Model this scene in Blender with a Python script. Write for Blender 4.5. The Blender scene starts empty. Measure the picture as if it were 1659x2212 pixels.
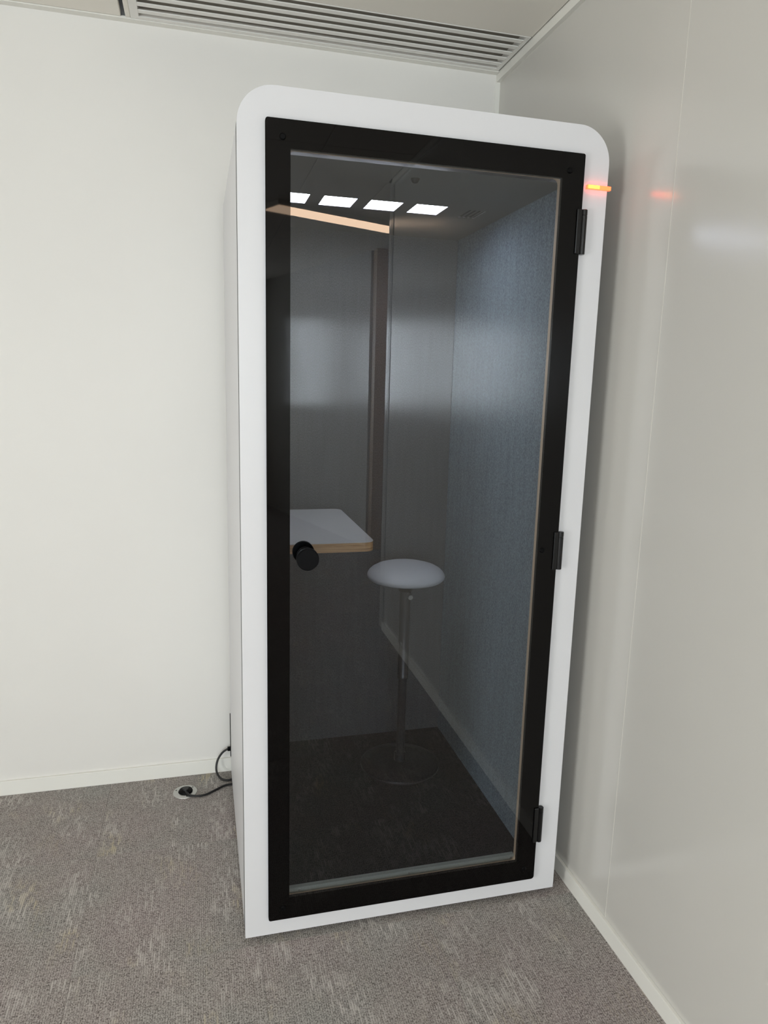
import bpy, bmesh, math, random
from mathutils import Matrix, Vector
random.seed(7)
S = bpy.context.scene
COL = S.collection

# ------------------------------------------------------------------ camera
cam_d = bpy.data.cameras.new('camera'); cam = bpy.data.objects.new('camera', cam_d); COL.objects.link(cam)
RW = ((0.96799337, -0.2496338, 0.02591893), (-0.02094205, -0.18325239, -0.98284281), (0.25010049, 0.95084253, -0.18261494))
m = Matrix(((RW[0][0], -RW[1][0], -RW[2][0], -0.0987),
            (RW[0][1], -RW[1][1], -RW[2][1], -1.7961),
            (RW[0][2], -RW[1][2], -RW[2][2], 1.5899), (0, 0, 0, 1)))
cam.matrix_world = m
cam_d.sensor_fit = 'VERTICAL'; cam_d.sensor_height = 36; cam_d.sensor_width = 27
cam_d.lens = 36 * 1535.085 / 2212; cam_d.clip_start = 0.02
S.camera = cam

# ------------------------------------------------------------------ world, daylight, exposure
wd = bpy.data.worlds.new('sky'); S.world = wd; wd.use_nodes = True
bg = wd.node_tree.nodes['Background']; bg.inputs[0].default_value = (0.80, 0.90, 1.0, 1); bg.inputs[1].default_value = 3.0
def area(name, loc, rot, sx, sy, power, col):
    d = bpy.data.lights.new(name, 'AREA'); d.shape = 'RECTANGLE'; d.size = sx; d.size_y = sy; d.energy = power; d.color = col
    o = bpy.data.objects.new(name, d); COL.objects.link(o); o.location = loc; o.rotation_euler = rot; return o
XL, YR, ZC, XR, YB = -2.6, -7.3, 2.731, 1.0303, 0.943
WIN_L = [(-2.55, -1.35)]; WZL = (0.35, 2.05)                       # window in the left wall (y range)
WIN_R = [(-2.15, -0.95), (-0.75, 0.25)]                            # two windows in the rear wall (x ranges)
WZR = (1.20, 2.38)
for a, b in WIN_L:
    area('daylight_left', (XL - 0.22, (a + b) / 2, sum(WZL) / 2), (0, -math.pi / 2, 0), WZL[1] - WZL[0], b - a, 68, (1.0, 0.98, 0.955))
for a, b in WIN_R:
    area('daylight_rear', ((a + b) / 2, YR - 0.22, sum(WZR) / 2), (math.pi / 2, 0, 0), b - a, WZR[1] - WZR[0], 115, (0.85, 0.925, 1.0))
vs = S.view_settings
vs.view_transform = 'Standard'; vs.look = 'None'; vs.gamma = 1; vs.use_curve_mapping = False
vs.exposure = -0.12

# ------------------------------------------------------------------ materials
def lin(c):
    return tuple((x / 255 / 12.92) if x / 255 <= 0.04045 else ((x / 255 + 0.055) / 1.055) ** 2.4 for x in c) + (1,)
def mat(name, rgb, rough=0.6, metal=0.0, spec=0.5, coat=0.0, coat_r=0.1, emit=None, es=0.0):
    M = bpy.data.materials.new(name); M.use_nodes = True
    p = M.node_tree.nodes['Principled BSDF']
    p.inputs['Base Color'].default_value = lin(rgb); p.inputs['Roughness'].default_value = rough
    p.inputs['Metallic'].default_value = metal; p.inputs['Specular IOR Level'].default_value = spec
    p.inputs['Coat Weight'].default_value = coat; p.inputs['Coat Roughness'].default_value = coat_r
    if emit: p.inputs['Emission Color'].default_value = lin(emit); p.inputs['Emission Strength'].default_value = es
    return M
class NT:
    def __init__(s, M): s.M = M; s.t = M.node_tree; s.p = M.node_tree.nodes['Principled BSDF']
    def n(s, typ, **kw):
        x = s.t.nodes.new(typ)
        for k, v in kw.items(): setattr(x, k, v)
        return x
    def l(s, a, b): s.t.links.new(a, b)
    def noise(s, vec, scale, detail=2, rough=0.5):
        x = s.n('ShaderNodeTexNoise'); x.inputs['Scale'].default_value = scale; x.inputs['Detail'].default_value = detail
        x.inputs['Roughness'].default_value = rough; s.l(vec, x.inputs['Vector']); return x.outputs['Fac']
    def mapping(s, vec, sc):
        x = s.n('ShaderNodeMapping'); x.inputs['Scale'].default_value = sc; s.l(vec, x.inputs['Vector']); return x.outputs[0]
    def ramp(s, fac, stops):
        x = s.n('ShaderNodeValToRGB'); e = x.color_ramp.elements
        e[0].position, e[0].color = stops[0]; e[1].position, e[1].color = stops[-1]
        for pos, c in stops[1:-1]:
            q = e.new(pos); q.color = c
        s.l(fac, x.inputs[0]); return x.outputs[0]
    def mix(s, fac, a, b, mode='MIX'):
        x = s.n('ShaderNodeMix', data_type='RGBA', blend_type=mode)
        for sock, v in ((x.inputs[0], fac), (x.inputs[6], a), (x.inputs[7], b)):
            if isinstance(v, (int, float)): sock.default_value = v
            elif isinstance(v, tuple): sock.default_value = v
            else: s.l(v, sock)
        return x.outputs[2]
    def bump(s, h, strength, dist):
        x = s.n('ShaderNodeBump'); x.inputs['Strength'].default_value = strength; x.inputs['Distance'].default_value = dist
        s.l(h, x.inputs['Height']); s.l(x.outputs[0], s.p.inputs['Normal'])
    def pos(s): return s.n('ShaderNodeNewGeometry').outputs['Position']

def paint(name, rgb, rough, spec=0.5, var=0.03, bump=0.05):
    M = mat(name, rgb, rough, spec=spec); t = NT(M); P = t.pos()
    f = t.noise(P, 1.7, 3)
    c = lin(rgb); d = tuple(v * (1 - var) for v in c[:3]) + (1,)
    t.l(t.ramp(f, [(0.3, d), (0.7, c)]), t.p.inputs['Base Color'])
    t.bump(t.noise(P, 260, 2), bump, 0.001)
    return M
M_wall = paint('wall_paint', (232, 229, 223), 0.55, spec=0.3)
M_panel = paint('laminate_wall_panel', (208, 205, 198), 0.2, spec=0.9, bump=0.01)
M_joint = paint('panel_joint', (214, 211, 202), 0.5)
M_trim = paint('trim_paint', (238, 236, 228), 0.4)
M_ceil = paint('ceiling_paint', (242, 237, 227), 0.75, spec=0.2)
M_floorbase = mat('floor_screed', (92, 86, 82), 0.9)
M_black = mat('black_gap', (14, 13, 13), 0.8)
M_vent = paint('vent_enamel', (240, 238, 232), 0.45, bump=0.0)
M_ventback = mat('vent_plenum', (150, 144, 134), 0.8)
M_white = paint('white_laminate', (216, 215, 216), 0.38, spec=0.4, var=0.01, bump=0.02)
M_blackglass = mat('black_glass_border', (5, 4, 4), 0.02, spec=0.22)
M_edge = mat('ground_black_edge', (5, 5, 5), 0.9, spec=0.02)
M_blackmetal = mat('black_metal', (8, 8, 9), 0.3, spec=0.4)
M_blackmatte = mat('black_satin', (6, 6, 7), 0.45, spec=0.1)
M_rubber = mat('black_cord', (16, 16, 17), 0.45)
M_steel = mat('brushed_steel', (190, 190, 186), 0.32, metal=0.8)
M_thresh = mat('threshold_metal', (176, 180, 174), 0.5, metal=0.3)
M_seat = paint('seat_upholstery', (214, 214, 220), 0.6, bump=0.1)
M_pole = mat('stool_pole', (66, 66, 70), 0.3, metal=0.6)
M_base = mat('stool_base', (30, 30, 32), 0.3, metal=0.4)
M_brown = paint('brown_jamb', (190, 164, 134), 0.5)

def wood(name, axis, cs=((150, 106, 68), (206, 162, 116), (226, 190, 146))):
    M = mat(name, (200, 160, 118), 0.5); t = NT(M); P = t.pos()
    v = t.mapping(P, {'z': (9, 9, 420), 'x': (420, 9, 9), 'y': (9, 420, 9)}[axis])
    f = t.noise(v, 1.0, 3, 0.6)
    t.l(t.ramp(f, [(0.3, lin(cs[0])), (0.5, lin(cs[1])), (0.75, lin(cs[2]))]), t.p.inputs['Base Color'])
    return M
M_ply = wood('plywood_edge', 'y', ((206, 174, 142), (232, 202, 172), (242, 220, 196)))
M_plydesk = wood('plywood_desk_edge', 'z')

def fabric(name, a, b):
    M = mat(name, a, 0.9, spec=0.15); t = NT(M); P = t.pos()
    v1 = t.noise(t.mapping(P, (480, 480, 190)), 1.0, 2); v2 = t.noise(t.mapping(P, (260, 260, 420)), 1.0, 2)
    v3 = t.noise(t.mapping(P, (60, 60, 5)), 1.0, 2)
    c = t.ramp(v1, [(0.36, lin(a)), (0.64, lin(b))])
    c = t.mix(0.18, c, t.ramp(v3, [(0.3, lin(a)), (0.7, lin(b))]))
    t.l(c, t.p.inputs['Base Color']); t.bump(v2, 0.25, 0.001)
    return M
M_felt_lit = fabric('felt_painted_lit', (98, 110, 119), (158, 171, 181))  # same felt, lighter and bluer: reflected wall light put into its colour
M_felt_shaded = fabric('felt_painted_shaded', (72, 73, 75), (104, 105, 107))  # same felt, darker and greyer: the dimmer light is painted in
M_boothceil = paint('booth_ceiling', (122, 122, 118), 0.7)
M_darkcarpet = fabric('dark_carpet', (17, 17, 19), (35, 35, 37))

def carpet():
    M = mat('carpet', (134, 128, 122), 0.95, spec=0.1); t = NT(M)
    P = t.pos()
    oi = t.n('ShaderNodeObjectInfo')
    k = t.n('ShaderNodeVectorMath', operation='SCALE'); k.inputs[0].default_value = (37.0, 91.0, 0.0); t.l(oi.outputs['Random'], k.inputs['Scale'])
    add = t.n('ShaderNodeVectorMath', operation='ADD'); t.l(P, add.inputs[0]); t.l(k.outputs[0], add.inputs[1]); V = add.outputs[0]
    sep = t.n('ShaderNodeSeparateXYZ'); t.l(V, sep.inputs[0])
    def mth(op, x, y=None):
        q = t.n('ShaderNodeMath', operation=op)
        for i_, v_ in enumerate((x, y)):
            if v_ is None: continue
            if isinstance(v_, (int, float)): q.inputs[i_].default_value = v_
            else: t.l(v_, q.inputs[i_])
        return q.outputs[0]
    u = mth('MULTIPLY', sep.outputs[0], 1 / 0.0062)                       # one row of loops every 6 mm
    row = mth('FLOOR', u); fr = mth('SUBTRACT', u, row)
    prof = mth('SINE', mth('MULTIPLY', fr, math.pi))                      # rounded row
    def rowvec(kx, ky):
        c_ = t.n('ShaderNodeCombineXYZ'); t.l(mth('MULTIPLY', row, kx), c_.inputs[0]); t.l(mth('MULTIPLY', sep.outputs[1], ky), c_.inputs[1]); return c_.outputs[0]
    loop = t.noise(rowvec(7.31, 150), 1.0, 1)                             # single loops
    dash = t.noise(rowvec(3.77, 19), 1.0, 2, 0.6)                         # yarn colour runs along a row
    fib = t.noise(t.mapping(V, (330, 210, 1)), 1.0, 3, 0.7)
    patch = t.noise(t.mapping(V, (8.5, 4.0, 1)), 1.0, 3, 0.6)               # where pale yarn shows
    hue = t.noise(t.mapping(V, (3.2, 2.6, 1)), 1.0, 2)
    yel = t.noise(t.mapping(V, (6.5, 4.0, 1)), 1.3, 2)
    base = t.ramp(hue, [(0.32, lin((152, 138, 136))), (0.5, lin((149, 140, 135))), (0.68, lin((145, 143, 138)))])
    dark = t.mix(0.68, base, lin((46, 41, 40)))
    lightc = t.mix(0.22, base, lin((255, 250, 242)))
    h = mth('ADD', mth('MULTIPLY', loop, 0.20), mth('ADD', mth('MULTIPLY', prof, 0.05), mth('MULTIPLY', fib, 0.80)))
    c1 = t.mix(t.ramp(h, [(0.43, (0, 0, 0, 1)), (0.61, (1, 1, 1, 1))]), dark, lightc)
    pm = t.ramp(patch, [(0.48, (0, 0, 0, 1)), (0.64, (1, 1, 1, 1))])
    lm = t.ramp(dash, [(0.46, (0, 0, 0, 1)), (0.58, (1, 1, 1, 1))])
    lmp = mth('MULTIPLY', lm, mth('POWER', prof, 0.6))
    pale = t.ramp(yel, [(0.54, lin((202, 196, 190))), (0.68, lin((200, 187, 156)))])
    f3 = mth('ADD', mth('MULTIPLY', lmp, 0.16), mth('MULTIPLY', mth('MULTIPLY', lmp, pm), 0.62))
    c3 = t.mix(f3, c1, pale)
    t.l(c3, t.p.inputs['Base Color'])
    t.bump(h, 0.5, 0.003)
    return M
M_carpet = carpet()

def glass(name, tint, ior):
    M = bpy.data.materials.new(name); M.use_nodes = True; nt = M.node_tree; nt.nodes.clear()
    out = nt.nodes.new('ShaderNodeOutputMaterial'); mx = nt.nodes.new('ShaderNodeMixShader')
    tr = nt.nodes.new('ShaderNodeBsdfTransparent'); tr.inputs[0].default_value = tint
    gl = nt.nodes.new('ShaderNodeBsdfGlossy'); gl.inputs['Roughness'].default_value = 0.0; gl.inputs['Color'].default_value = (1, 1, 1, 1)
    fr = nt.nodes.new('ShaderNodeFresnel'); fr.inputs['IOR'].default_value = ior
    ge = nt.nodes.new('ShaderNodeNewGeometry'); inv = nt.nodes.new('ShaderNodeMath'); inv.operation = 'SUBTRACT'; inv.inputs[0].default_value = 1.0
    mul = nt.nodes.new('ShaderNodeMath'); mul.operation = 'MULTIPLY'
    L = nt.links.new
    L(ge.outputs['Backfacing'], inv.inputs[1]); L(fr.outputs[0], mul.inputs[0]); L(inv.outputs[0], mul.inputs[1])
    L(mul.outputs[0], mx.inputs[0]); L(tr.outputs[0], mx.inputs[1]); L(gl.outputs[0], mx.inputs[2]); L(mx.outputs[0], out.inputs[0])
    return M
M_glass = glass('tinted_door_glass', (0.75, 0.765, 0.775, 1), 1.66)
M_winglass = glass('window_glass', (0.97, 0.98, 0.98, 1), 1.45)
M_led = mat('booth_led', (255, 255, 255), 0.5, emit=(246, 249, 255), es=24.0)
M_ledwell = mat('led_well_painted_glow', (235, 240, 255), 0.6, emit=(205, 212, 255), es=2.2)  # emission imitates the diffuser's light falling on the well sides
M_ind = mat('indicator_led', (255, 150, 70), 0.4, emit=(255, 58, 34), es=6)
M_indhot = mat('indicator_led_core', (255, 220, 120), 0.4, emit=(255, 112, 22), es=7.0)
M_strip = mat('warm_strip_diffuser', (255, 214, 176), 0.5, emit=(255, 220, 188), es=14.0)

# ------------------------------------------------------------------ mesh helpers
def new(name, bm, M, parent=None, smooth=False):
    bmesh.ops.recalc_face_normals(bm, faces=bm.faces)
    me = bpy.data.meshes.new(name); bm.to_mesh(me); bm.free()
    if M: me.materials.append(M)
    if smooth:
        for f in me.polygons: f.use_smooth = True
    o = bpy.data.objects.new(name, me); COL.objects.link(o)
    if parent: o.parent = parent
    return o
def box(bm, x0, x1, y0, y1, z0, z1):
    vs_ = [bm.verts.new(p) for p in ((x0, y0, z0), (x1, y0, z0), (x1, y1, z0), (x0, y1, z0), (x0, y0, z1), (x1, y0, z1), (x1, y1, z1), (x0, y1, z1))]
    for f in ((0, 3, 2, 1), (4, 5, 6, 7), (0, 1, 5, 4), (1, 2, 6, 5), (2, 3, 7, 6), (3, 0, 4, 7)): bm.faces.new([vs_[i] for i in f])
def bx(name, M, x0, x1, y0, y1, z0, z1, parent=None, bev=0.0, seg=2):
    bm = bmesh.new(); box(bm, x0, x1, y0, y1, z0, z1)
    if bev: bmesh.ops.bevel(bm, geom=list(bm.edges), offset=bev, segments=seg, affect='EDGES', profile=0.5)
    return new(name, bm, M, parent)
def rrect(x0, x1, z0, z1, r, seg=8):
    """rounded rectangle; r = (bl, br, tr, tl)"""
    if not isinstance(r, tuple): r = (r,) * 4
    pts = []
    for (cx, cz, a0, q) in ((x0, z0, 180, r[0]), (x1, z0, 270, r[1]), (x1, z1, 0, r[2]), (x0, z1, 90, r[3])):
        if q <= 0: pts.append((cx, cz)); continue
        ox = cx + (q if cx == x0 else -q); oz = cz + (q if cz == z0 else -q)
        for i in range(seg + 1):
            a = math.radians(a0 + 90 * i / seg); pts.append((ox + q * math.cos(a), oz + q * math.sin(a)))
    return pts
def plate(bm, outer, holes, h0, h1, axis='y'):
    """flat plate with holes, extruded between h0 and h1 along axis"""
    P3 = (lambda p, h: (p[0], h, p[1])) if axis == 'y' else (lambda p, h: (p[0], p[1], h))
    loops = [outer] + holes; edges = []; lv = []
    for lp in loops:
        v = [bm.verts.new(P3(p, h0)) for p in lp]; lv.append(v)
        for i in range(len(v)): edges.append(bm.edges.new((v[i], v[(i + 1) % len(v)])))
    if holes:
        r = bmesh.ops.triangle_fill(bm, use_beauty=True, use_dissolve=False, edges=edges)
        faces = [g for g in r['geom'] if isinstance(g, bmesh.types.BMFace)]
    else: faces = [bm.faces.new(lv[0])]
    vm = {}
    for v in lv: 
        for q in v:
            co = q.co.copy()
            if axis == 'y': co.y = h1
            else: co.z = h1
            vm[q] = bm.verts.new(co)
    for f in faces: bm.faces.new([vm[q] for q in reversed(f.verts)])
    for v in lv:
        for i in range(len(v)):
            a, b = v[i], v[(i + 1) % len(v)]; bm.faces.new((a, b, vm[b], vm[a]))
def pl(name, M, outer, holes, h0, h1, parent=None, axis='y'):
    bm = bmesh.new(); plate(bm, outer, holes, h0, h1, axis); return new(name, bm, M, parent)
def lathe(name, M, prof, n=48, parent=None, loc=(0, 0, 0), axis='z', smooth=True):
    bm = bmesh.new(); rings = []
    def tr(x, y, z):
        if axis == 'z': return (loc[0] + x, loc[1] + y, loc[2] + z)
        if axis == 'y': return (loc[0] + x, loc[1] + z, loc[2] + y)
    for r, z in prof:
        if r < 1e-6: rings.append([bm.verts.new(tr(0, 0, z))])
        else: rings.append([bm.verts.new(tr(r * math.cos(2 * math.pi * i / n), r * math.sin(2 * math.pi * i / n), z)) for i in range(n)])
    for a, b in zip(rings, rings[1:]):
        for i in range(n):
            j = (i + 1) % n
            if len(a) == 1 and len(b) == 1: continue
            if len(a) == 1: bm.faces.new((a[0], b[j], b[i]))
            elif len(b) == 1: bm.faces.new((a[i], a[j], b[0]))
            else: bm.faces.new((a[i], a[j], b[j], b[i]))
    o = new(name, bm, M, parent, smooth)
    if smooth and name != 'seat':
        o.data.set_sharp_from_angle(angle=math.radians(40))
    return o
def tube(name, M, pts, r, parent=None, n=10, sub=8):
    P = [Vector(p) for p in pts]; path = []
    for i in range(len(P) - 1):
        p0, p1, p2, p3 = P[max(i - 1, 0)], P[i], P[i + 1], P[min(i + 2, len(P) - 1)]
        for k in range(sub):
            t = k / sub
            path.append(0.5 * ((2 * p1) + (p2 - p0) * t + (2 * p0 - 5 * p1 + 4 * p2 - p3) * t * t + (3 * p1 - p0 - 3 * p2 + p3) * t ** 3))
    path.append(P[-1]); bm = bmesh.new(); prev = None; rings = []; up = Vector((0.31, 0.2, 0.93)).normalized()
    for i, p in enumerate(path):
        d = (path[min(i + 1, len(path) - 1)] - path[max(i - 1, 0)]).normalized()
        u = (up - d * up.dot(d)).normalized(); up = u; w = d.cross(u)
        rings.append([bm.verts.new(p + r * (math.cos(2 * math.pi * k / n) * u + math.sin(2 * math.pi * k / n) * w)) for k in range(n)])
    for a, b in zip(rings, rings[1:]):
        for k in range(n): bm.faces.new((a[k], a[(k + 1) % n], b[(k + 1) % n], b[k]))
    bm.faces.new(rings[0]); bm.faces.new(list(reversed(rings[-1])))
    return new(name, bm, M, parent, True)
def struct(o, label=None):
    o['kind'] = 'structure'
    if label: o['label'] = label
    return o
def thing(name, loc, label, cat, group=None):
    o = bpy.data.objects.new(name, None); COL.objects.link(o); o.location = loc; tag(o, label, cat, group); return o
def tag(o, label, cat, group=None):
    o['label'] = label; o['category'] = cat
    if group: o['group'] = group
    return o
def under(root):
    """parent all listed children keeping world placement: meshes are written in world space, so undo the root's offset"""
    for ch in root.children:
        ch.matrix_parent_inverse = Matrix.Translation(root.location).inverted()

# ------------------------------------------------------------------ floor
XF = 3.0
floor = struct(bx('floor', M_floorbase, XL - 0.15, XF + 0.1, YR - 0.15, YB + 0.12, -0.12, -0.008))
full = None
G = 0.0003
xs = [-0.46 + 0.5 * i for i in range(-5, 8)]; ys = [-0.012 + 0.5 * i for i in range(-15, 3)]
for x0 in xs:
    for y0 in ys:
        a, b, c, d = max(x0, XL), min(x0 + 0.5, XF), max(y0, YR), min(y0 + 0.5, YB)
        if c >= -2.6: b = min(b, XR)
        if b - a < 0.03 or d - c < 0.03: continue
        if abs(b - a - 0.5) < 1e-6 and abs(d - c - 0.5) < 1e-6:
            if full is None:
                o = bx('carpet_tile', M_carpet, -0.25 + G, 0.25 - G, -0.25 + G, 0.25 - G, -0.008, 0.0, floor); full = o.data
            else:
                o = bpy.data.objects.new('carpet_tile', full); COL.objects.link(o); o.parent = floor
            o.location = ((a + b) / 2, (c + d) / 2, 0)
        else:
            w, h = (b - a) / 2, (d - c) / 2
            o = bx('carpet_tile', M_carpet, -w + G, w - G, -h + G, h - G, -0.008, 0.0, floor); o.location = ((a + b) / 2, (c + d) / 2, 0)

# ------------------------------------------------------------------ walls
struct(bx('wall_back', M_wall, XL - 0.12, XR, YB, YB + 0.12, -0.008, ZC + 0.1))
def wall_with_windows(name, axis, pos, thick, lo, hi, wins, WZ):
    """wall with openings. axis 'x': plane x = pos running along y; axis 'y': plane y = pos running along x"""
    holes = [[(a, WZ[0]), (b, WZ[0]), (b, WZ[1]), (a, WZ[1])] for a, b in wins]
    bm = bmesh.new(); plate(bm, [(lo, -0.008), (hi, -0.008), (hi, ZC + 0.1), (lo, ZC + 0.1)], holes, 0, thick, 'y')
    for v in bm.verts:
        u, t, z = v.co
        v.co = (pos + t, u, z) if axis == 'x' else (u, pos + t, z)
    return struct(new(name, bm, M_wall))
wall_with_windows('wall_left', 'x', XL, -0.12, YR, YB, WIN_L, WZL)
wall_with_windows('wall_rear', 'y', YR, -0.12, XL - 0.12, XF + 0.1, WIN_R, WZR)
wn = 0
for wins, ax, WZ in ((WIN_L, 'x', WZL), (WIN_R, 'y', WZR)):
    for a, b in wins:
        wn += 1
        def mk(nm, M, u0, u1, z0, z1, t0, t1, par=None):
            return bx(nm, M, XL - t1, XL - t0, u0, u1, z0, z1, par) if ax == 'x' else bx(nm, M, u0, u1, YR - t1, YR - t0, z0, z1, par)
        pane = struct(mk('window_%d' % wn, M_winglass, a + 0.05, b - 0.05, WZ[0] + 0.05, WZ[1] - 0.05, 0.07, 0.078))
        for (u0, u1, z0, z1) in ((a, a + 0.05, *WZ), (b - 0.05, b, *WZ), (a + 0.05, b - 0.05, WZ[0], WZ[0] + 0.05), (a + 0.05, b - 0.05, WZ[1] - 0.05, WZ[1])):
            mk('window_frame', M_trim, u0, u1, z0, z1, 0.04, 0.11, pane)

WE = -2.56                                                        # free end of the right wall
wr = struct(bx('wall_right', M_joint, XR + 0.0125, XR + 0.12, WE + 0.06, YB + 0.12, -0.008, ZC + 0.1))
SE = -0.187
for a, b in ((SE, YB), (SE - 1.17, SE), (WE + 0.09, SE - 1.17)):
    bx('wall_panel', M_panel, XR, XR + 0.0125, a + 0.0009, b - 0.0009, 0.0, ZC, wr)
for yj in (SE, SE - 1.17):
    bx('joint_strip', M_joint, XR - 0.0006, XR + 0.012, yj - 0.0009, yj + 0.0009, 0.0, ZC, wr)
bx('end_post', M_panel, XR - 0.003, XR + 0.123, WE, WE + 0.06, 0.0, ZC, wr)
bx('end_post', M_panel, XR - 0.003, XR + 0.0125, WE + 0.068, WE + 0.088, 0.0, ZC, wr)
struct(bx('wall_neighbour', M_wall, XR + 0.13, XF, WE, WE + 0.12, -0.008, ZC + 0.1))
struct(bx('wall_far', M_wall, XF, XF + 0.1, YR, WE + 0.12, -0.008, ZC + 0.1))
# oblique partition further back (seen only mirrored in the door glass)
p0, p1 = Vector((1.455, -4.70, 0)), Vector((0.72, -7.17, 0)); dd = (p1 - p0); ang = math.atan2(dd.y, dd.x)
ob = struct(bx('wall_oblique', M_panel, 0.06, dd.length, 0.0, 0.08, 0.0, ZC)); ob.location = p0; ob.rotation_euler = (0, 0, ang)
jb = struct(bx('trim_1', M_brown, 0.0, 0.10, 0.0, 0.16, 0.0, ZC)); jb.location = (1.46, -4.78, 0)

# ------------------------------------------------------------------ baseboards and trims
struct(bx('baseboard_back', M_trim, XL, XR - 0.011, YB - 0.010, YB, 0.0, 0.058, bev=0.0012))
struct(bx('baseboard_right', M_trim, XR - 0.011, XR, WE + 0.09, YB, 0.0, 0.052, bev=0.0012))
struct(bx('baseboard_left', M_trim, XL, XL + 0.01, YR, YB - 0.01, 0.0, 0.058))
struct(bx('trim_2', M_trim, XR - 0.016, XR, WE + 0.09, YB, ZC - 0.028, ZC + 0.004))
struct(bx('trim_3', M_trim, XL, XR - 0.017, YB - 0.029, YB, ZC - 0.003, ZC + 0.004))
struct(bx('trim_4', M_trim, XR - 0.019, XR, YB - 0.003, YB, 0.058, ZC - 0.028))

# ------------------------------------------------------------------ ceiling
ceil = struct(bx('ceiling', M_black, XL - 0.12, XF + 0.1, YR - 0.12, YB + 0.12, ZC + 0.10, ZC + 0.20))
VX0, VX1, VY0, VY1 = -0.285, 1.008, 0.636, 0.912
def tile(x0, x1, y0, y1): bx('ceiling_tile', M_ceil, x0 + 0.0015, x1 - 0.0015, y0 + 0.0015, y1 - 0.0015, ZC, ZC + 0.02, ceil, bev=0.002, seg=1)
tile(-0.303, VX0 + 0.001, -0.75, YB - 0.03)
tile(VX0, XR - 0.017, -0.75, VY0)
tile(-1.50, -0.314, -0.75, YB - 0.03); tile(XL, -1.50, -0.75, YB - 0.03)
yy = -0.75
for k in range(6):
    y2 = max(yy - 1.25, YR)
    for (a, b) in ((XL, -1.5), (-1.5, -0.308), (-0.308, 0.54), (0.54, XR - 0.017), (XR - 0.017, XF)):
        if a > 1.0 and yy > WE + 0.1:
            if y2 < WE: tile(a, b, y2, WE)
            continue
        tile(a, b, y2, yy)
    yy = y2
    if yy <= YR: break

# ------------------------------------------------------------------ ceiling air vent
v = thing('ceiling_air_vent', ((VX0 + VX1) / 2, (VY0 + VY1) / 2, ZC), 'long white slatted air vent in the ceiling above the booth', 'air vent')
FL, FR, FF, FB = 0.026, 0.014, 0.004, 0.018
bx('vent_frame', M_vent, VX0, VX0 + FL, VY0, VY1, ZC - 0.001, ZC + 0.0258, v)
bx('vent_frame', M_vent, VX1 - FR, VX1, VY0, VY1, ZC - 0.001, ZC + 0.0258, v)
bx('vent_frame', M_vent, VX0 + FL, VX1 - FR, VY0, VY0 + FF, ZC - 0.001, ZC + 0.0258, v)
bx('vent_frame', M_vent, VX0 + FL, VX1 - FR, VY1 - FB, VY1, ZC - 0.001, ZC + 0.0258, v)
bx('vent_plenum', M_ventback, VX0, VX1, VY0, VY1, ZC + 0.026, ZC + 0.03, v)
ya, yb_ = VY0 + FF, VY1 - FB; SW = 0.022; pitch = (yb_ - ya + SW) / 6
for i in range(5):
    y = ya + (pitch - SW) + i * pitch
    bx('slat', M_vent, VX0 + FL, VX1 - FR, y, y + SW, ZC - 0.001, ZC + 0.0025, v, bev=0.001, seg=1)
bx('slot_black_block', M_black, 0.935, 0.985, ya, ya + 0.02, ZC + 0.012, ZC + 0.0258, v)  # black block behind the right end of the first slot
under(v)

# ------------------------------------------------------------------ phone booth
WB, ZB, ZT, D = 0.9605, 0.02, 2.25, 0.895
IX0, IX1, IZ0, IZ1, IY1 = 0.105, 0.857, 0.148, 2.11, 0.85          # interior
OX0, OX1, OZ0, OZ1 = 0.119, 0.8255, 0.1305, 2.1175                   # opening in the front panel
RC = 0.088
booth = thing('phone_booth', (WB / 2, D / 2, 0), 'white one-person phone booth with a dark glass door, in the room corner', 'phone booth')
bm = bmesh.new(); plate(bm, rrect(0, WB, ZB, ZT, (0.001, 0.001, RC, RC), 14), [rrect(OX0, OX1, OZ0, OZ1, 0.016, 6)], 0.0, 0.018)
new('front_panel', bm, M_white, booth)
pl('plywood_reveal', M_ply, rrect(OX0 - 0.001, OX1 + 0.001, OZ0 - 0.001, OZ1 + 0.001, 0.017, 6), [rrect(OX0 + 0.0006, OX1 - 0.0006, OZ0 + 0.0006, OZ1 - 0.0006, 0.0155, 6)], 0.0004, 0.0178, booth)['label'] = 'bare plywood edge around the door opening'
I = 0.0003
bm = bmesh.new(); plate(bm, rrect(I, WB - I, ZB, ZT - I, (0.001, 0.001, RC, RC), 14), [rrect(IX0 - 0.012, IX1 + 0.012, IZ0 - 0.03, IZ1 + 0.04, 0.0)], 0.045, D - 0.02)
new('outer_shell', bm, M_white, booth)
pl('back_panel', M_white, rrect(I, WB - I, ZB, ZT - I, (0.001, 0.001, RC, RC), 14), [], D - 0.019, D, booth)
pl('seam_shade_strip', M_black, rrect(0.0001, WB - 0.0001, ZB + 0.003, ZT - 0.0001, (0.001, 0.001, RC, RC), 14), [rrect(IX0 - 0.012, IX1 + 0.012, IZ0 - 0.03, IZ1 + 0.04, 0.0)], 0.0181, 0.0448, booth)  # black strip, nearly flush, standing in for shade in the seam groove
for fx in (0.10, WB - 0.10):
    for fy in (0.10, D - 0.10):
        lathe('foot', M_blackmatte, [(0, 0), (0.024, 0), (0.024, 0.0198), (0, 0.0198)], 16, booth, (fx, fy, 0.0))
bx('felt_wall', M_felt_lit, IX1, IX1 + 0.011, 0.021, IY1 + 0.011, IZ0 - 0.01, IZ1, booth)['label'] = 'grey-blue felt wall inside the booth, hinge side, tinted lighter for the light on it'
bx('felt_wall', M_felt_shaded, IX0, IX1, IY1, IY1 + 0.011, IZ0 - 0.01, IZ1, booth)['label'] = 'grey felt back wall inside the booth, tinted darker for the dimmer light'
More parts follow.
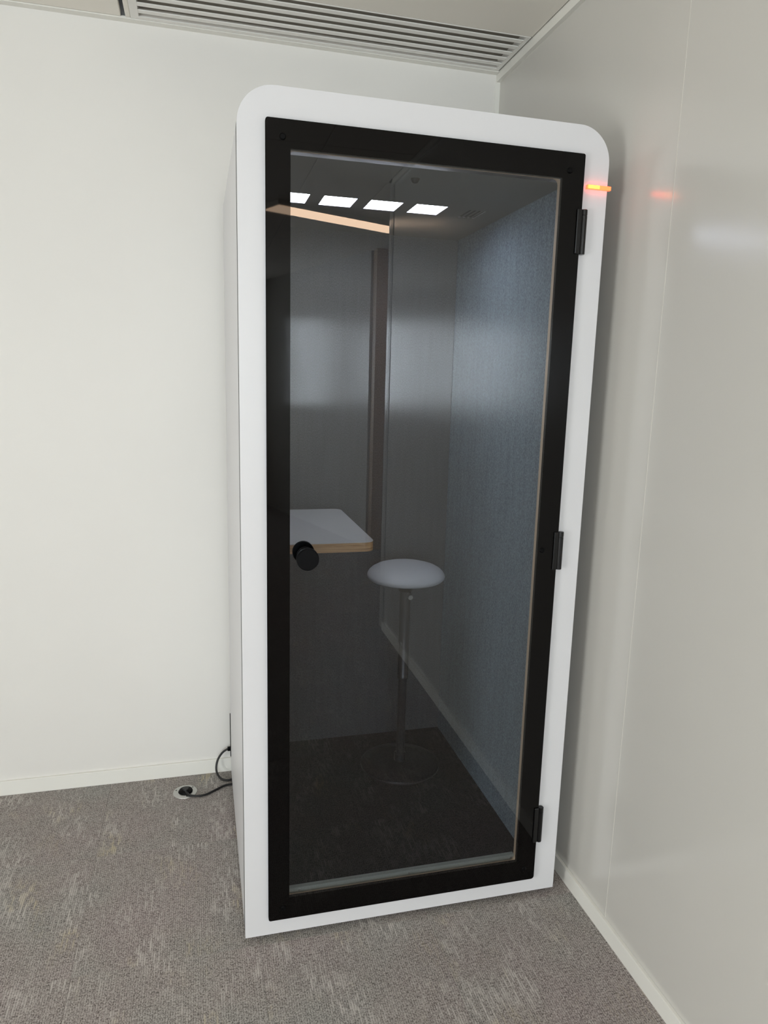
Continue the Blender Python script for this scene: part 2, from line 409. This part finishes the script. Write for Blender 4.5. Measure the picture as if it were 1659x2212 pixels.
bx('felt_wall', M_felt_shaded, IX0 - 0.011, IX0, 0.021, IY1 + 0.011, IZ0 - 0.01, IZ1, booth)
bx('interior_floor', M_darkcarpet, IX0, IX1, 0.026, IY1, IZ0 - 0.012, IZ0, booth)['label'] = 'dark carpet floor inside the booth'
th = bx('threshold_strip', M_thresh, OX0 + 0.001, OX1 - 0.001, 0.0125, 0.0255, OZ0 + 0.001, IZ0 + 0.0005, booth)
for sx in (0.155, 0.485, 0.815):
    bx('strip_screw', M_steel, sx - 0.0035, sx + 0.0035, 0.0108, 0.0125, IZ0 - 0.011, IZ0 - 0.004, th, bev=0.0008)
# ceiling with four recessed lights and return-air slots
LX = [0.178, 0.318, 0.458, 0.598]; LY0, LY1, LW = 0.372, 0.486, 0.049
slots = [(0.722 + 0.0155 * i) for i in range(4)]
holes = [[(x - LW, LY0), (x + LW, LY0), (x + LW, LY1), (x - LW, LY1)] for x in LX] + [[(x, 0.385), (x + 0.008, 0.385), (x + 0.008, 0.492), (x, 0.492)] for x in slots]
bm = bmesh.new(); plate(bm, [(IX0, 0.021), (IX1, 0.021), (IX1, IY1), (IX0, IY1)], holes, IZ1, IZ1 + 0.0004, 'z')
ic = new('interior_ceiling', bm, M_boothceil, booth)
for x in LX:
    bm = bmesh.new(); plate(bm, [(x - LW - 0.002, LY0 - 0.002), (x + LW + 0.002, LY0 - 0.002), (x + LW + 0.002, LY1 + 0.002), (x - LW - 0.002, LY1 + 0.002)],
                            [[(x - LW, LY0), (x + LW, LY0), (x + LW, LY1), (x - LW, LY1)]], IZ1 + 0.0005, IZ1 + 0.0165, 'z')
    w_ = new('light_well', bm, M_ledwell, booth)
    bx('light_diffuser', M_led, x - LW, x + LW, LY0, LY1, IZ1 + 0.0145, IZ1 + 0.0163, w_)
bx('slot_backing', M_black, slots[0] - 0.003, slots[-1] + 0.010, 0.382, 0.495, IZ1 + 0.004, IZ1 + 0.006, ic)
lathe('motion_sensor', M_blackmatte, [(0, -0.012), (0.007, -0.010), (0.011, -0.004), (0.012, 0.0)], 20, ic, (0.464, 0.113, IZ1))
# desk
dk = pl('desk', M_plydesk, rrect(IX0, 0.411, 0.237, 0.797, (0, 0.03, 0.03, 0), 8), [], 1.079, 1.1065, booth, 'z'); dk['label'] = 'plywood edged white desk shelf inside the booth'
pl('desk_laminate', M_white, rrect(IX0, 0.411, 0.237, 0.797, (0, 0.03, 0.03, 0), 8), [], 1.1065, 1.1085, dk, 'z')
# rear inlet
bx('rear_inlet', M_blackmatte, -0.0025, 0.012, D + 0.0005, D + 0.005, 0.085, 0.27, booth)
# occupancy indicator
ind = bx('occupancy_light', M_ind, 0.897, WB + 0.006, -0.0095, -0.0002, 2.0955, 2.1055, booth, bev=0.0012); ind['label'] = 'small glowing orange indicator bar'
bx('light_core', M_indhot, 0.900, 0.932, -0.0102, -0.0094, 2.0968, 2.1046, ind)

# door
DX0, DX1, DZ0, DZ1 = 0.0645, 0.884, 0.0725, 2.1772
PX0, PX1, PZ0, PZ1 = 0.1225, 0.822, 0.1405, 2.1135
Y0, Y1 = -0.0125, -0.002
door = pl('door', M_blackglass, rrect(DX0, DX1, DZ0, DZ1, (0.006, 0.009, 0.005, 0.006), 5), [rrect(PX0, PX1, PZ0, PZ1, 0.0)], Y0, Y1, booth); door['label'] = 'glossy black border of the glass door'
door.data.materials.append(M_edge)
for f in door.data.polygons:
    if abs(f.normal.y) < 0.5: f.material_index = 1
bx('glass_pane', M_glass, PX0, PX1, Y0, Y1, PZ0, PZ1, door)['label'] = 'dark tinted glass pane'
for zc_, hh in ((1.986, 0.112), (1.124, 0.110), (0.258, 0.116)):
    hb = bx('hinge', M_blackmetal, DX1 - 0.014, DX1 + 0.0005, -0.0170, Y0 - 0.0002, zc_ - hh / 2, zc_ + hh / 2, door, bev=0.002)
    lathe('hinge_barrel', M_blackmetal, [(0, -hh / 2), (0.0075, -hh / 2), (0.0085, -hh / 2 + 0.001), (0.0085, hh / 2 - 0.016), (0.0075, hh / 2 - 0.0155), (0.0075, hh / 2 - 0.0145), (0.0085, hh / 2 - 0.014), (0.0085, hh / 2 - 0.001), (0.0075, hh / 2), (0, hh / 2)], 24, hb, (DX1 + 0.0088, -0.0100, zc_))
for x, z in ((0.104, 2.138), (0.842, 2.133), (0.836, 1.127), (0.848, 0.112), (0.106, 0.109)):
    lathe('screw_cap', M_blackmatte, [(0, -0.0035), (0.0055, -0.0035), (0.0075, -0.0015), (0.0078, 0.0)], 20, door, (x, Y0 - 0.0001, z), 'y')
KX, KZ = 0.1625, 1.1375
kb = lathe('knob', M_blackmatte, [(0, -0.050), (0.0265, -0.050), (0.0280, -0.0485), (0.0285, -0.047), (0.0285, -0.034), (0.027, -0.032), (0.017, -0.031), (0.015, -0.028), (0.015, -0.004), (0.0225, -0.003), (0.0225, 0.0)], 48, door, (KX, Y0, KZ), 'y')
lathe('inner_knob', M_blackmatte, [(0.0225, 0.0), (0.0225, 0.003), (0.015, 0.004), (0.015, 0.016), (0.0285, 0.018), (0.0285, 0.034), (0, 0.035)], 48, kb, (KX, Y1, KZ), 'y')
under(booth)

# ------------------------------------------------------------------ stool
SX, SY, SZ = 0.620, 0.600, IZ0
st = thing('bar_stool', (SX, SY, SZ), 'round stool with a pale domed seat on a dark pole, inside the booth', 'stool')
R = 0.1415
lathe('seat', M_seat, [(0, 0.793), (0.03, 0.7925), (0.06, 0.7900), (0.09, 0.7845), (0.112, 0.7775), (0.127, 0.769), (0.136, 0.760), (0.1405, 0.752), (R, 0.746), (0.1395, 0.740), (0.134, 0.735), (0.125, 0.732), (0.10, 0.7305), (0, 0.730)], 56, st, (0, 0, 0))
lathe('seat_plate', M_blackmatte, [(0.075, 0.7300), (0.068, 0.716), (0.030, 0.702), (0.024, 0.688), (0, 0.688)], 40, st)
lathe('pole', M_pole, [(0.0205, 0.69), (0.0205, 0.36), (0.0215, 0.358), (0.0215, 0.352), (0.0165, 0.350), (0.0165, 0.05), (0.022, 0.045), (0.024, 0.012)], 32, st)
lathe('height_lever', M_steel, [(0, -0.042), (0.0085, -0.042), (0.0095, -0.038), (0.0095, -0.006), (0.007, -0.002), (0.007, 0.0)], 20, st, (0.006, -0.008, 0.676), 'y')
bs = lathe('base', M_base, [(0, 0.020), (0.03, 0.019), (0.10, 0.014), (0.142, 0.010), (0.148, 0.006), (0.148, 0.0), (0, 0.0)], 64, st)
lathe('base_rim', M_pole, [(0.1475, 0.0005), (0.1495, 0.0005), (0.1495, 0.0052), (0.1475, 0.0062)], 64, bs)

# ------------------------------------------------------------------ floor socket, plug and cord
fs = thing('floor_socket', (-0.178, 0.817, 0), 'round light grey socket set in the carpet beside the booth', 'floor socket')
lathe('socket_ring', M_steel, [(0.026, 0.0005), (0.0265, 0.0035), (0.043, 0.003), (0.0455, 0.0015), (0.046, 0.0002)], 48, fs)
lathe('socket_well', M_blackmatte, [(0, 0.001), (0.0265, 0.001), (0.0265, 0.0025)], 40, fs)
for a in (40, 160, 280):
    lathe('ring_screw', M_blackmetal, [(0, 0.0042), (0.0025, 0.0042), (0.0025, 0.003)], 10, fs, (0.036 * math.cos(math.radians(a)), 0.036 * math.sin(math.radians(a)), 0))
pc = thing('power_cord', (-0.178, 0.815, 0), 'black power cord plugged into the floor socket and looping to the booth', 'power cord')
RO = pc.location
def rel(pts): return [(p[0] - RO[0], p[1] - RO[1], p[2]) for p in pts]
pg = lathe('plug', M_blackmatte, [(0, 0.013), (0.019, 0.0125), (0.0245, 0.0105), (0.0260, 0.007), (0.0260, 0.0048), (0, 0.0048)], 32, pc, (0.002, 0.0, 0))
lathe('plug_boss', M_rubber, [(0, 0.0185), (0.011, 0.0180), (0.0125, 0.016), (0.0125, 0.012)], 24, pg, (0.002, 0.0, 0))
tube('cord', M_rubber, rel([(-0.176, 0.800, 0.012), (-0.160, 0.778, 0.008), (-0.128, 0.769, 0.0065), (-0.098, 0.776, 0.0055), (-0.065, 0.798, 0.0055), (-0.029, 0.822, 0.0055), (0.003, 0.828, 0.0055), (0.05, 0.835, 0.0055), (0.062, 0.848, 0.0055), (0.045, 0.858, 0.0055), (0.003, 0.860, 0.0055), (-0.020, 0.858, 0.006), (-0.044, 0.872, 0.010), (-0.058, 0.895, 0.030), (-0.054, 0.910, 0.062), (-0.036, 0.915, 0.092), (-0.013, 0.912, 0.110), (0.004, 0.9075, 0.112)]), 0.0042, pc)
bx('connector', M_blackmatte, -0.013 - RO[0], 0.010 - RO[0], 0.9035 - RO[1], 0.9165 - RO[1], 0.1045, 0.1195, pc, bev=0.002)

# ------------------------------------------------------------------ warm linear ceiling lamp (mirrored in the door glass)
lp = thing('linear_ceiling_lamp', (1.05, -3.57, ZC), 'warm white linear ceiling lamp mirrored in the upper door glass', 'ceiling lamp')
hs = bx('lamp_housing', M_trim, -0.72, 0.9, -0.112, 0.112, -0.030, 0.0, lp)
bx('lamp_diffuser', M_strip, -0.705, 0.885, -0.098, 0.098, -0.034, -0.0302, lp)
lp.rotation_euler = (0, 0, math.radians(-23.5))
